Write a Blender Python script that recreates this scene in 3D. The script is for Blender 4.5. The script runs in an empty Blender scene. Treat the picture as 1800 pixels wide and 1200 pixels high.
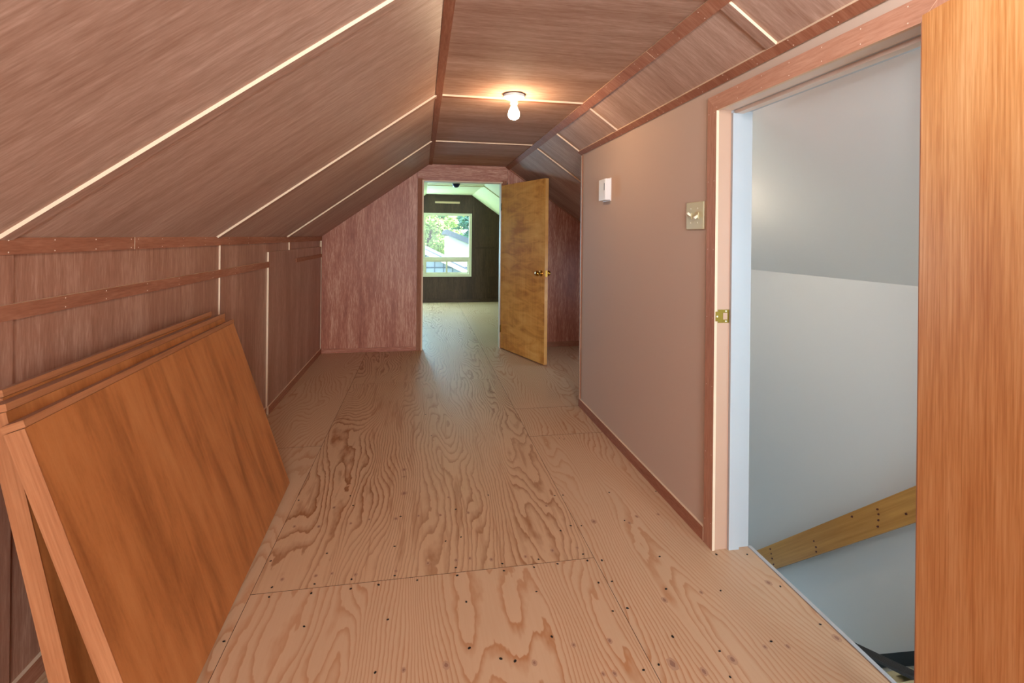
import bpy, bmesh, math, random
from mathutils import Matrix, Vector
random.seed(7)
SC = bpy.context.scene
COL = SC.collection

# ------------------------------------------------------------------ camera
H = 1.22
YAW, ROLL, FPX, CY = 0.1781, 0.0105, 877.25, 416.8
cam_d = bpy.data.cameras.new('camera')
cam = bpy.data.objects.new('camera', cam_d); COL.objects.link(cam)
cam_d.sensor_width = 36.0
cam_d.lens = 36.0 * FPX / 1800.0
cam_d.shift_y = -(600.0 - CY) / 1800.0
cam_d.clip_start = 0.02; cam_d.clip_end = 300
_r = Vector((math.cos(YAW), -math.sin(YAW), 0)); _f = Vector((math.sin(YAW), math.cos(YAW), 0)); _u = Vector((0, 0, 1))
_r3 = math.cos(ROLL) * _r + math.sin(ROLL) * _u
_u3 = math.cos(ROLL) * _u - math.sin(ROLL) * _r
_m = Matrix.Identity(4)
for i in range(3):
    _m[i][0] = _r3[i]; _m[i][1] = _u3[i]; _m[i][2] = -_f[i]
_m[2][3] = H
cam.matrix_world = _m
SC.camera = cam

# ------------------------------------------------------------------ world, sun, lights, exposure
SKY_STRENGTH = 3.0
SUN_STRENGTH = 14.0
FLASH_W = 9.5
BACK_W = 130.0
FAR_W = 115.0
NICHE_W = 4.0
STAIR_W = 28.0
STAIR_FOOT_W = 2.6
w = bpy.data.worlds.new('sky'); SC.world = w; w.use_nodes = True
bg = w.node_tree.nodes['Background']
bg.inputs[0].default_value = (0.60, 0.80, 1.0, 1); bg.inputs[1].default_value = SKY_STRENGTH
sd = bpy.data.lights.new('sun', 'SUN'); sd.energy = SUN_STRENGTH; sd.angle = 0.01; sd.color = (1, .96, .88)
sun = bpy.data.objects.new('sun', sd); COL.objects.link(sun)
sun.rotation_euler = Vector((-.75, .18, -1.0)).to_track_quat('-Z', 'Y').to_euler()      # high, from the side

def area(name, loc, look, sx, sy, watts, color, portal=False):
    l = bpy.data.lights.new(name, 'AREA'); l.shape = 'RECTANGLE'; l.size = sx; l.size_y = sy
    l.energy = watts; l.color = color
    if portal: l.cycles.is_portal = True
    o = bpy.data.objects.new(name, l); COL.objects.link(o)
    o.location = loc
    o.rotation_euler = (Vector(look) - Vector(loc)).to_track_quat('-Z', 'Y').to_euler()
    return o
area('photo_flash', (0.54, 0.44, 1.80), (0.62, 3.0, 1.45), 0.18, 0.18, FLASH_W, (0.84, 0.95, 1.0))
area('rear_fill', (0.45, -2.45, 1.15), (0.1, 3.0, 1.0), 0.95, 0.95, BACK_W, (0.82, 0.95, 1.0))  # added fill behind the viewer, evens the frontal light along the corridor
area('stair_window_daylight', (1.80, -0.75, 1.05), (1.9, 2.2, 0.6), 0.65, 0.75, STAIR_W, (0.54, 0.80, 1.0))
area('stair_foot_daylight', (1.80, 3.25, -1.5), (1.95, 1.2, -0.1), 0.7, 1.2, STAIR_FOOT_W, (0.45, 0.74, 1.0))
area('far_room_fill', (-.48, 9.26, 1.08), (0.35, 6.2, 1.0), 0.78, 1.05, FAR_W, (0.40, 0.78, 1.0))  # added fill out of sight, brightens the far room floor and ceiling
area('niche_fill', (1.985, 4.35, 0.66), (0.4, 4.7, 0.5), 0.5, 0.6, NICHE_W, (0.66, 0.84, 1.0))  # added fill, lifts the dim niche beyond the beige wall
area('window_portal', (0.455, 9.36, 1.06), (0.455, 5.0, 1.06), 0.90, 1.17, 1, (1, 1, 1), portal=True)
VS = SC.view_settings
SC.display_settings.display_device = 'sRGB'
VS.view_transform = 'Standard'; VS.look = 'None'; VS.gamma = 1.0; VS.use_curve_mapping = False
VS.exposure = 0.31
SC.cycles.max_bounces = 6; SC.cycles.diffuse_bounces = 4; SC.cycles.glossy_bounces = 2; SC.cycles.transmission_bounces = 2
SC.cycles.adaptive_threshold = 0.05
SC.cycles.sample_clamp_indirect = 6.0

# ------------------------------------------------------------------ materials
def lin(c):
    return tuple(((v / 255.0) / 12.92 if v / 255.0 <= 0.04045 else ((v / 255.0 + 0.055) / 1.055) ** 2.4) for v in c) + (1.0,)

class NT:
    def __init__(s, name, rough=0.5, spec=0.5):
        s.m = bpy.data.materials.new(name); s.m.use_nodes = True
        s.t = s.m.node_tree; s.b = s.t.nodes['Principled BSDF']
        s.b.inputs['Roughness'].default_value = rough
        s.b.inputs['Specular IOR Level'].default_value = spec
    def n(s, ty, **kw):
        nd = s.t.nodes.new(ty)
        for k, v in kw.items(): setattr(nd, k, v)
        return nd
    def l(s, a, b): s.t.links.new(a, b)
    def coords(s, scale=(1, 1, 1), jitter=True):
        tc = s.n('ShaderNodeTexCoord')
        out = tc.outputs['Object']
        if jitter:
            oi = s.n('ShaderNodeObjectInfo')
            mul = s.n('ShaderNodeVectorMath', operation='MULTIPLY_ADD')
            s.l(oi.outputs['Random'], mul.inputs[0]); mul.inputs[1].default_value = (17.3, 11.7, 5.1)
            s.l(out, mul.inputs[2]); out = mul.outputs[0]
        sc_ = s.n('ShaderNodeVectorMath', operation='MULTIPLY'); s.l(out, sc_.inputs[0]); sc_.inputs[1].default_value = scale
        return sc_.outputs[0]
    def noise(s, vec, scale=1.0, detail=2.0, rough=0.5, dist=0.0):
        nd = s.n('ShaderNodeTexNoise'); s.l(vec, nd.inputs['Vector'])
        nd.inputs['Scale'].default_value = scale; nd.inputs['Detail'].default_value = detail
        nd.inputs['Roughness'].default_value = rough; nd.inputs['Distortion'].default_value = dist
        return nd.outputs['Fac']
    def ramp(s, fac, stops):
        r = s.n('ShaderNodeValToRGB'); s.l(fac, r.inputs[0])
        els = r.color_ramp.elements
        while len(els) < len(stops): els.new(0.5)
        for e, (p, c) in zip(els, stops):
            e.position = p; e.color = c if len(c) == 4 else tuple(c) + (1,)
        return r.outputs[0]
    def mix(s, fac, a, b, mode='MIX'):
        mx = s.n('ShaderNodeMix', data_type='RGBA', blend_type=mode)
        for sock, v in ((mx.inputs[0], fac), (mx.inputs[6], a), (mx.inputs[7], b)):
            if hasattr(v, 'links'): s.l(v, sock)
            else: sock.default_value = v
        return mx.outputs[2]
    def math(s, op, a, b=0.0, c=0.0):
        m_ = s.n('ShaderNodeMath', operation=op)
        for sock, v in zip(m_.inputs, (a, b, c)):
            if hasattr(v, 'links'): s.l(v, sock)
            else: sock.default_value = v
        return m_.outputs[0]
    def base(s, c): s.l(c, s.b.inputs['Base Color']); return s
    def bump(s, h, strength=0.1, dist=0.002):
        b = s.n('ShaderNodeBump'); s.l(h, b.inputs['Height']); b.inputs['Strength'].default_value = strength
        b.inputs['Distance'].default_value = dist; s.l(b.outputs[0], s.b.inputs['Normal']); return s

def plain(name, rgb, rough=0.5, spec=0.5, metal=0.0, bump=0.0):
    t = NT(name, rough, spec); t.b.inputs['Base Color'].default_value = lin(rgb); t.b.inputs['Metallic'].default_value = metal
    if bump: t.bump(t.noise(t.coords((1, 1, 1), False), 260, 1), bump, 0.001)
    return t.m

def lauan(name, light, mid, dark, rough=0.42, spec=0.35, streak=1.0):
    """tropical plywood: fine streaky grain along local Y"""
    t = NT(name, rough, spec)
    broad = t.noise(t.coords((5.0, 0.55, 5)), 1.0, 3, 0.55, 0.4)
    fine = t.noise(t.coords((170, 17.0, 170)), 1.0, 3, 0.65)
    med = t.noise(t.coords((44, 3.2, 44)), 1.0, 3, 0.6, 0.3)
    v = t.math('MULTIPLY_ADD', fine, 0.55 * streak, t.math('MULTIPLY_ADD', med, 0.45, t.math('MULTIPLY', broad, 0.55)))
    c = t.ramp(v, [(0.50, lin(dark)), (0.76, lin(mid)), (1.0, lin(light))])
    pores = t.ramp(t.noise(t.coords((210, 9, 210)), 1.0, 2, 0.5), [(0.66, (0, 0, 0)), (0.76, (1, 1, 1))])
    gate = t.ramp(broad, [(0.45, (0, 0, 0)), (0.62, (1, 1, 1))])
    pf = t.math('MULTIPLY', t.math('MULTIPLY', pores, gate), 0.35)
    c = t.mix(pf, c, lin(tuple(x * 0.62 for x in dark)))
    t.base(c)
    return t.m

def contour_ply(name, ground, ground2, line, freq=16, lin_x=10.0, amt=0.7, strong=0.0, rough=0.42, spec=0.4, sx=2.6, sy=0.5):
    """rotary-cut fir plywood: contour lines of a long soft noise"""
    t = NT(name, rough, spec)
    co = t.coords((sx, sy, 1.0))
    n1 = t.noise(co, 1.0, 2.2, 0.45, 0.25)
    wig = t.noise(t.coords((16, 5.0, 1)), 1.0, 3, 0.6)
    sep = t.n('ShaderNodeSeparateXYZ'); t.l(t.coords((1, 1, 1), False), sep.inputs[0])
    v = t.math('MULTIPLY_ADD', n1, freq, t.math('MULTIPLY_ADD', sep.outputs[0], lin_x, t.math('MULTIPLY', wig, 1.6)))
    fr = t.math('FRACT', v)
    ln = t.ramp(fr, [(0.0, (0, 0, 0)), (0.52, (0.03, 0.03, 0.03)), (0.76, (0.5, 0.5, 0.5)), (0.90, (1, 1, 1)), (0.96, (0.9, 0.9, 0.9)), (1.0, (0, 0, 0))])
    patch = t.noise(t.coords((1.6, 0.8, 1)), 1.0, 2)
    amp = t.math('MULTIPLY', t.ramp(patch, [(0.3, (0.25,) * 3), (0.65, (1, 1, 1))]), amt)
    g = t.mix(t.noise(t.coords((7, 0.9, 1)), 1.0, 3, 0.6), lin(ground), lin(ground2))
    c = t.mix(t.math('MULTIPLY', ln, amp), g, lin(line))
    if strong:
        st = t.ramp(t.noise(t.coords((30, 2.2, 1)), 1.0, 3, 0.6, 0.6), [(0.56, (0, 0, 0)), (0.70, (1, 1, 1))])
        c = t.mix(t.math('MULTIPLY', st, strong), c, lin((150, 92, 50)))
        wh = t.ramp(t.noise(t.coords((26, 1.1, 1)), 1.0, 2, 0.5), [(0.74, (0, 0, 0)), (0.78, (1, 1, 1))])
        c = t.mix(t.math('MULTIPLY', wh, 0.6), c, lin((232, 205, 175)))
    fb = t.noise(t.coords((170, 6, 1)), 1.0, 2)
    c = t.mix(t.math('MULTIPLY', fb, 0.18), c, lin(line))
    t.base(c)
    return t.m

M = {}
M['panel'] = lauan('mahogany_panel', (198, 165, 148), (173, 138, 120), (147, 108, 89), rough=0.5, spec=0.22)
M['panel_ceiling'] = lauan('mahogany_ceiling_panel', (198, 165, 148), (173, 138, 120), (147, 108, 89), rough=0.75, spec=0.03)
M['panel_wall'] = lauan('mahogany_wall_panel', (186, 143, 121), (158, 110, 88), (132, 84, 64))
M['panel_far'] = lauan('mahogany_figured_panel', (222, 170, 142), (176, 106, 80), (132, 66, 46), rough=0.42, spec=0.4)
M['trim'] = lauan('mahogany_trim', (176, 122, 96), (156, 100, 75), (132, 79, 56), rough=0.6, spec=0.15)
M['casing'] = lauan('mahogany_casing', (206, 156, 130), (190, 136, 110), (166, 112, 86), rough=0.6, spec=0.15)
M['batten'] = lauan('mahogany_batten', (184, 148, 130), (158, 121, 103), (134, 95, 77), rough=0.5, spec=0.25)
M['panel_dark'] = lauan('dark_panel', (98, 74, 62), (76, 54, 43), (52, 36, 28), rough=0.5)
M['edge'] = plain('pale_raw_edge', (230, 200, 170), 0.6, 0.3)
M['cream_ceiling'] = plain('cream_bounce_tint_paint', (240, 234, 176), 0.5, 0.3)  # cream paint, with yellow-green light bounced off foliage put into its colour
M['floor_a'] = contour_ply('fir_ply_pale', (210, 174, 142), (198, 161, 128), (172, 108, 60), freq=34, lin_x=40, amt=0.95)
M['floor_b'] = contour_ply('fir_ply_strong', (214, 176, 142), (198, 158, 122), (142, 84, 42), freq=40, lin_x=46, amt=1.0, strong=0.45)
M['wall_paint'] = plain('beige_pink_paint', (200, 174, 156), 0.75, 0.1, bump=0.05)
M['jamb_paint'] = plain('pink_beige_gloss_paint', (194, 152, 127), 0.45, 0.5)
M['head_paint'] = plain('pale_beige_paint', (226, 206, 192), 0.45, 0.4)
M['white_paint'] = plain('white_gloss_paint', (180, 180, 182), 0.4, 0.5)
M['stair_paint'] = plain('grey_satin_paint', (232, 230, 228), 0.36, 0.5, bump=0.03)
M['backing'] = plain('backing_board', (70, 48, 38), 0.9, 0.1)
M['cream_step'] = plain('cream_floor_paint', (214, 200, 160), 0.6, 0.3)
M['black'] = plain('black_paint', (22, 22, 24), 0.5, 0.4)
M['rubber'] = plain('black_rubber', (60, 56, 58), 0.6, 0.4)
M['brass'] = plain('brass', (190, 140, 60), 0.22, 0.5, 1.0)
M['oldbrass'] = plain('worn_brass', (140, 108, 46), 0.35, 0.5, 1.0)
M['porcelain'] = plain('porcelain', (240, 236, 226), 0.25, 0.5)
M['plastic'] = plain('white_plastic', (236, 232, 232), 0.4, 0.4)
M['ivory'] = plain('ivory_plastic', (206, 194, 150), 0.35, 0.45)
M['ivory_light'] = plain('ivory_toggle', (244, 236, 214), 0.35, 0.45)
M['nail'] = plain('nail_steel', (20, 18, 18), 0.5, 0.3)
M['nail_pale'] = plain('putty_nail', (232, 206, 186), 0.6, 0.3)
M['knot'] = plain('knot_wood', (182, 142, 114), 0.6, 0.3)
M['knot_core'] = plain('knot_core', (152, 110, 90), 0.6, 0.3)
M['navy'] = plain('dark_blue_glass', (24, 26, 70), 0.3, 0.5)
M['white_frame'] = plain('white_window_frame', (236, 234, 214), 0.45, 0.4)
M['siding'] = plain('grey_siding', (150, 165, 178), 0.7, 0.2)
M['pale_wall'] = plain('pale_render', (226, 230, 232), 0.8, 0.2)
M['roofing'] = plain('grey_shingle', (96, 108, 118), 0.8, 0.2)
M['bark'] = plain('bark', (90, 74, 58), 0.9, 0.1)
M['grass'] = plain('ground_cover', (130, 150, 96), 0.9, 0.1)

def veneer(name, light, mid, dark, rough=0.35, curly=False, spec=0.45):
    t = NT(name, rough, spec)
    if curly:
        broad = t.noise(t.coords((2.2, 1.2, 1)), 1.0, 2, 0.5, 0.4)
        cur = t.noise(t.coords((3.2, 11.0, 1)), 1.0, 3, 0.6, 0.9)
        fine = t.noise(t.coords((90, 3, 1)), 1.0, 2)
        v = t.math('MULTIPLY_ADD', cur, 0.6, t.math('MULTIPLY_ADD', broad, 0.45, t.math('MULTIPLY', fine, 0.22)))
        c = t.ramp(v, [(0.46, lin(dark)), (0.64, lin(mid)), (0.86, lin(light))])
    else:
        broad = t.noise(t.coords((9, 0.9, 1)), 1.0, 3, 0.5, 0.5)
        fine = t.noise(t.coords((190, 5.0, 1)), 1.0, 3, 0.65)
        pores = t.ramp(t.noise(t.coords((260, 14, 1)), 1.0, 2), [(0.58, (0, 0, 0)), (0.74, (1, 1, 1))])
        v = t.math('MULTIPLY_ADD', fine, 0.6, t.math('MULTIPLY', broad, 0.6))
        c = t.ramp(v, [(0.42, lin(dark)), (0.6, lin(mid)), (0.8, lin(light))])
        c = t.mix(t.math('MULTIPLY', pores, 0.35), c, lin(dark))
    t.base(c)
    return t.m
M['door_near'] = veneer('orange_door_veneer', (232, 178, 124), (216, 152, 92), (188, 116, 56), 0.42)
M['door_far'] = veneer('golden_figured_veneer', (248, 204, 122), (230, 170, 86), (190, 122, 52), 0.30, True)
M['door_edge'] = veneer('door_edge_wood', (222, 164, 96), (202, 142, 78), (178, 114, 58), 0.4)

def laminate(name):
    t = NT(name, 0.45, 0.35)
    wob = t.noise(t.coords((3.0, 1.6, 1)), 1.0, 3, 0.5, 0.8)
    b = t.noise(t.coords((34, 2.6, 1)), 1.0, 3, 0.6, 0.6)
    c_ = t.noise(t.coords((7.5, 1.5, 1)), 1.0, 3, 0.55, 1.4)
    g_ = t.noise(t.coords((240, 60, 1)), 1.0, 2)
    v = t.math('MULTIPLY_ADD', b, 0.28, t.math('MULTIPLY_ADD', c_, 0.5, t.math('MULTIPLY_ADD', wob, 0.3, t.math('MULTIPLY', g_, 0.10))))
    c = t.ramp(v, [(0.44, lin((142, 80, 38))), (0.60, lin((176, 106, 56))), (0.78, lin((192, 124, 72)))])
    t.base(c)
    return t.m
M['laminate'] = laminate('cherry_laminate')
M['lam_edge'] = veneer('cherry_edge_band', (178, 116, 76), (162, 100, 62), (142, 84, 48), 0.5)
M['lam_top'] = plain('greyish_board_top', (158, 118, 98), 0.5, 0.4)  # greyish brown, duller than the cherry edge bands

def pine(name):
    t = NT(name, 0.4, 0.4)
    f = t.noise(t.coords((60, 1.6, 60)), 1.0, 3, 0.6)
    b = t.noise(t.coords((9, 1.2, 9)), 1.0, 2)
    c = t.ramp(t.math('MULTIPLY_ADD', f, 0.5, t.math('MULTIPLY', b, 0.5)), [(0.35, lin((176, 118, 46))), (0.65, lin((216, 160, 84)))])
    t.base(c); return t.m
M['pine'] = pine('pine_board')
M['pine_knot'] = plain('pine_knot', (96, 40, 20), 0.5, 0.4)

def emissive(name, rgb, strength):
    t = NT(name, 0.3); t.b.inputs['Base Color'].default_value = (1, 1, 1, 1)
    t.b.inputs['Emission Color'].default_value = rgb; t.b.inputs['Emission Strength'].default_value = strength
    return t.m
M['bulb'] = emissive('lit_bulb_glass', (1.0, 0.72, 0.45, 1), 160.0)
M['bulb_stair'] = emissive('lit_stair_bulb_glass', (1.0, 0.84, 0.64, 1), 140.0)

def glass(name):
    m = bpy.data.materials.new(name); m.use_nodes = True; t = m.node_tree; t.nodes.clear()
    o = t.nodes.new('ShaderNodeOutputMaterial'); mx = t.nodes.new('ShaderNodeMixShader')
    tr = t.nodes.new('ShaderNodeBsdfTransparent'); gl = t.nodes.new('ShaderNodeBsdfGlossy'); gl.inputs['Roughness'].default_value = 0.2
    mx.inputs[0].default_value = 0.015
    t.links.new(tr.outputs[0], mx.inputs[1]); t.links.new(gl.outputs[0], mx.inputs[2]); t.links.new(mx.outputs[0], o.inputs[0])
    return m
M['glass'] = glass('window_glass')

def leafmat(name, a, b):
    t = NT(name, 0.6, 0.2)
    oi = t.n('ShaderNodeTexCoord')
    c = t.mix(t.noise(oi.outputs['Object'], 2.2, 2), lin(a), lin(b)); t.base(c)
    return t.m
M['leaf1'] = leafmat('leaf_yellow_green', (150, 186, 100), (206, 224, 150))
M['leaf2'] = leafmat('leaf_mid_green', (86, 140, 84), (140, 186, 120))
M['leaf3'] = leafmat('leaf_blue_green', (84, 140, 120), (130, 176, 150))

# ------------------------------------------------------------------ mesh helpers
def tag(o, label=None, cat=None, group=None, kind=None):
    if label: o['label'] = label
    if cat: o['category'] = cat
    if group: o['group'] = group
    if kind: o['kind'] = kind
    return o

def basis(o):
    return Matrix.LocRotScale(o.location, o.rotation_euler, o.scale) if o.parent is None else o.matrix_basis

def link(name, me, parent=None, mat=None):
    o = bpy.data.objects.new(name, me); COL.objects.link(o)
    if mat is not None: o.matrix_basis = mat
    if parent is not None:
        o.parent = parent
        inv = parent.matrix_basis
        p = parent.parent
        while p is not None:
            inv = p.matrix_basis @ parent.matrix_parent_inverse @ inv; parent = p; p = p.parent
        o.matrix_parent_inverse = inv.inverted()
    return o

def empty(name, loc):
    o = bpy.data.objects.new(name, None); COL.objects.link(o); o.location = loc; o.empty_display_size = 0.1
    o.matrix_basis = Matrix.Translation(loc)
    return o

def mesh(name, verts, faces, mats, mi=None, smooth=False):
    me = bpy.data.meshes.new(name); me.from_pydata([tuple(v) for v in verts], [], faces)
    for m in (mats if isinstance(mats, (list, tuple)) else [mats]): me.materials.append(m)
    if mi: 
        for p, k in zip(me.polygons, mi): p.material_index = k
    if smooth:
        for p in me.polygons: p.use_smooth = True
    me.update(); return me

BF = [(0, 3, 2, 1), (4, 5, 6, 7), (0, 1, 5, 4), (1, 2, 6, 5), (2, 3, 7, 6), (3, 0, 4, 7)]
def bverts(x0, x1, y0, y1, z0, z1):
    return [(x0, y0, z0), (x1, y0, z0), (x1, y1, z0), (x0, y1, z0), (x0, y0, z1), (x1, y0, z1), (x1, y1, z1), (x0, y1, z1)]

def frame(origin, ex, ey):
    ex = Vector(ex).normalized(); ey = Vector(ey); ey = (ey - ex * ey.dot(ex)).normalized(); ez = ex.cross(ey)
    m = Matrix.Identity(4)
    for i in range(3):
        m[i][0] = ex[i]; m[i][1] = ey[i]; m[i][2] = ez[i]; m[i][3] = origin[i]
    return m

def slab(name, origin, ex, ey, w, h, t, face, edge=None, parent=None, z0=0.0):
    """box: local x 0..w, y 0..h (grain), z z0..z0+t ; big faces 'face', sides 'edge'"""
    me = mesh(name, bverts(0, w, 0, h, z0, z0 + t), BF, [face, edge or face], [0, 0, 1, 1, 1, 1])
    return link(name, me, parent, frame(origin, ex, ey))

def box(name, x0, x1, y0, y1, z0, z1, mat, parent=None, grain='y', mats=None, mi=None):
    """axis-aligned box in world coordinates; local origin at its low corner, local Y along the grain axis"""
    ax = {'y': ((1, 0, 0), (0, 1, 0)), 'z': ((0, 1, 0), (0, 0, 1)), 'x': ((0, 0, 1), (1, 0, 0)), 'zx': ((1, 0, 0), (0, 0, 1))}[grain]
    fr = frame((x0, y0, z0), *ax)
    inv = fr.inverted()
    vs = [inv @ Vector(v) for v in bverts(x0, x1, y0, y1, z0, z1)]
    me = mesh(name, vs, BF, mats or mat, mi)
    return link(name, me, parent, fr)
# BF order: 0 bottom(-z) 1 top(+z) 2 -y 3 +x 4 +y 5 -x

def prism(name, poly, fr, t, mats, parent=None, pick=None):
    """polygon (2-D, local x/y, counter-clockwise) extruded along local z by t"""
    n = len(poly)
    vs = [(x, y, 0) for x, y in poly] + [(x, y, t) for x, y in poly]
    fs = [tuple(reversed(range(n))), tuple(range(n, 2 * n))] + [(i, (i + 1) % n, (i + 1) % n + n, i + n) for i in range(n)]
    me = mesh(name, vs, fs, mats, pick(n) if pick else None)
    return link(name, me, parent, fr)

def lathe(name, prof, mat, fr, parent=None, seg=24, smooth=True):
    """profile [(r,z)] around local z"""
    vs, fs = [], []
    for r, z in prof:
        for k in range(seg):
            a = 2 * math.pi * k / seg; vs.append((r * math.cos(a), r * math.sin(a), z))
    for i in range(len(prof) - 1):
        for k in range(seg):
            k2 = (k + 1) % seg
            fs.append((i * seg + k, i * seg + k2, (i + 1) * seg + k2, (i + 1) * seg + k))
    fs.append(tuple(reversed(range(seg)))); fs.append(tuple((len(prof) - 1) * seg + k for k in range(seg)))
    return link(name, mesh(name, vs, fs, mat, None, smooth), parent, fr)

def discs(name, pts, mat, parent, seg=8, h=0.0006, jit=0.0):
    """[(centre, ex, ey, rx, ry)] joined as one mesh of small domed discs"""
    vs, fs = [], []
    for c, ex, ey, rx, ry in pts:
        c, ex, ey = Vector(c), Vector(ex), Vector(ey); n = ex.cross(ey)
        b = len(vs)
        ring = [1 + random.uniform(-jit, jit) for _ in range(seg)]
        for k in range(seg):
            a = 2 * math.pi * k / seg
            vs.append(c + ex * (rx * ring[k] * math.cos(a)) + ey * (ry * ring[k] * math.sin(a)))
        for k in range(seg):
            a = 2 * math.pi * k / seg
            vs.append(c + n * h + ex * (rx * ring[k] * .92 * math.cos(a)) + ey * (ry * ring[k] * .92 * math.sin(a)))
        fs.append(tuple(range(b + seg, b + 2 * seg)))
        for k in range(seg):
            k2 = (k + 1) % seg; fs.append((b + k, b + k2, b + seg + k2, b + seg + k))
    o = link(name, mesh(name, vs, fs, mat), parent)
    o['kind'] = 'stuff'
    return o

# ------------------------------------------------------------------ dimensions
XL, XR, XR2, XS = -1.033, 1.141, 1.288, 2.318
YB, YE, YF, YF2, YW = -2.6, 3.484, 5.423, 5.52, 9.313
ZC, ZL = 1.996, 1.20
CL, CR = 0.071, 0.905
KL = (ZC - ZL) / (CL - XL)
KR = 0.70
XN = 2.02
zR = lambda x: ZC - KR * (x - CR)
zLf = lambda x: ZC - KL * (CL - x)
SEAMS = [1.42, 2.745, 4.075]
DH = 1.729            # head of the stair door opening
DY0, DY1 = 0.965, 1.787
DX0, DX1, DZ = 0.009, 0.852, 1.811

# ------------------------------------------------------------------ floor
floor = link('floor', mesh('floor', bverts(XL - .1, XR2 - .004, YB, YE, -.20, -.018), BF, M['backing']))
tag(floor, 'bare fir plywood floor running the whole length of the attic', 'floor', kind='structure')
box('niche_joists', XR2 - .004, XN + .1, YE - .1, YF2, -.20, -.018, M['backing'], floor)
box('far_room_joists', XL - .1, XN + .1, YE, YW + .1, -.21, -.0185, M['backing'], floor)
GAP = 0.0008
def floor_col(x0, x1, ys, mats):
    for i in range(len(ys) - 1):
        y0, y1 = ys[i], ys[i + 1]
        slab('plywood_sheet', (x0 + GAP, y0 + GAP, -.018 + random.uniform(-.0004, .0002)), (1, 0, 0), (0, 1, 0), x1 - x0 - 2 * GAP, y1 - y0 - 2 * GAP, .018,
             M[mats[i]], M['backing'], floor)
floor_col(XL - .02, -.56, [YB, .60, 3.04, 5.48, 7.92, YW + .02], ['floor_a', 'floor_a', 'floor_a', 'floor_a', 'floor_a'])
floor_col(-.56, .659, [YB, -.62, 1.819, 4.26, 6.70, YW + .02], ['floor_a', 'floor_a', 'floor_b', 'floor_b', 'floor_b'])
floor_col(.659, XR2, [YB, .55, 2.99, YE], ['floor_a', 'floor_a', 'floor_a'])
floor_col(.659, 1.88, [YE, 5.48, 7.92, YW + .02], ['floor_a', 'floor_a', 'floor_a'])
floor_col(1.88, XN + .02, [YE, 5.48, 7.92, YW + .02], ['floor_a', 'floor_a', 'floor_a'])
# back-projected nail heads and knots: (photo px) -> point on the floor
def on_floor(px, py, z=0.0):
    d = _f + _r3 * ((px - 900) / FPX) + _u3 * ((CY - py) / FPX)
    k = (z - H) / d.z
    return Vector((0, 0, H)) + d * k
n1 = [(225,1025),(563,962),(916,933),(863,1156),(1260,1053),(1608,1005),(1247,858),(1543,815),(415,838),(427,797),(593,822),(607,783),(760,803),(763,763),(877,786),(945,748),(1040,767),(1209,747),(1203,714),(1399,697),(1406,727),(1533,712),(1552,679),(1632,698),(1758,684),(1740,657),(1645,558),(1688,537),(1733,537),(945,624),(422,686),(659,654),(1203,468),(1100,158),(970,498),(758,411),(1393,1098),(1453,1108),(1225,585),(1075,68),(1186,75),(1160,602),(540,430),(770,452),(1660,172),(1620,410),(1655,408),(1340,408)]
n2 = [(785,897),(847,885),(725,777),(782,772),(1010,804),(1240,811),(979,1123),(915,1146),(1236,1066),(1453,1025),(1222,658),(1352,658),(1492,793),(1660,953),(739,683),(983,667),(835,515),(770,397),(967,392),(1038,1005),(560,168),(1280,1175)]
NP = [(300 + x / 2.4, 700 + y / 2.4) for x, y in n1] + [(750 + x / 2.4, 700 + y / 2.4) for x, y in n2]
pts = []
for p in NP:
    q = on_floor(*p); rr = random.uniform(.0034, .0046)
    a = random.uniform(0, 3.14); ex = Vector((math.cos(a), math.sin(a), 0)); ey = Vector((-math.sin(a), math.cos(a), 0))
    pts.append((q + Vector((0, 0, .0004)), ex, ey, rr * 1.25, rr * .9))
discs('nail_heads', pts, M['nail'], floor)
k1 = [(470,763,9),(612,748,8),(680,738,7),(780,743,9),(1085,695,9),(1205,682,9),(1262,674,8),(1353,679,9),(625,540,8),(522,540,7),(690,460,8),(760,527,7),(838,510,6),(950,507,9),(1137,492,8),(1255,482,8),(1173,417,7),(1497,667,8),(1610,641,10),(1585,453,7),(1785,519,12),(983,1145,11),(1163,1125,17),(1700,1040,10),(1715,630,7),(950,728,8),(1045,495,7),(985,300,12),(985,400,14),(985,330,8)]
k2 = [(855,525,8),(886,498,8),(977,489,7),(1158,818,9),(1003,850,13),(1442,777,14),(1427,1048,10),(1523,1046,11),(1290,1102,19),(1037,1120,24),(1170,1152,16),(745,1162,10),(793,1160,12),(1730,1010,17),(455,1115,12),(772,1022,12)]
kp, kc = [], []
for lst, ox in ((k1, 300), (k2, 750)):
    for x, y, s in lst:
        q = on_floor(ox + x / 2.4, 700 + y / 2.4)
        depth = Vector((q.x, q.y, 0)).dot(_f); r_ = s / 2.4 * depth / FPX
        kp.append((q + Vector((0, 0, .0001)), (1, 0, 0), (0, 1, 0), r_ * .95, r_ * 1.35))
        kc.append((q + Vector((0, 0, .0003)), (1, 0, 0), (0, 1, 0), r_ * .45, r_ * .7))
discs('knot_plugs', kp, M['knot'], floor, 14, .0002, .12)
discs('knot_cores', kc, M['knot_core'], floor, 10, .0002, .2)
# white painted edge of the floor at the stair opening
te = box('trim_1', XR2, XR2 + .014, DY0, DY1, -.05, .003, M['white_paint'])
tag(te, 'white painted edge strip where the plywood floor meets the stairwell', 'trim', kind='structure')

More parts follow.
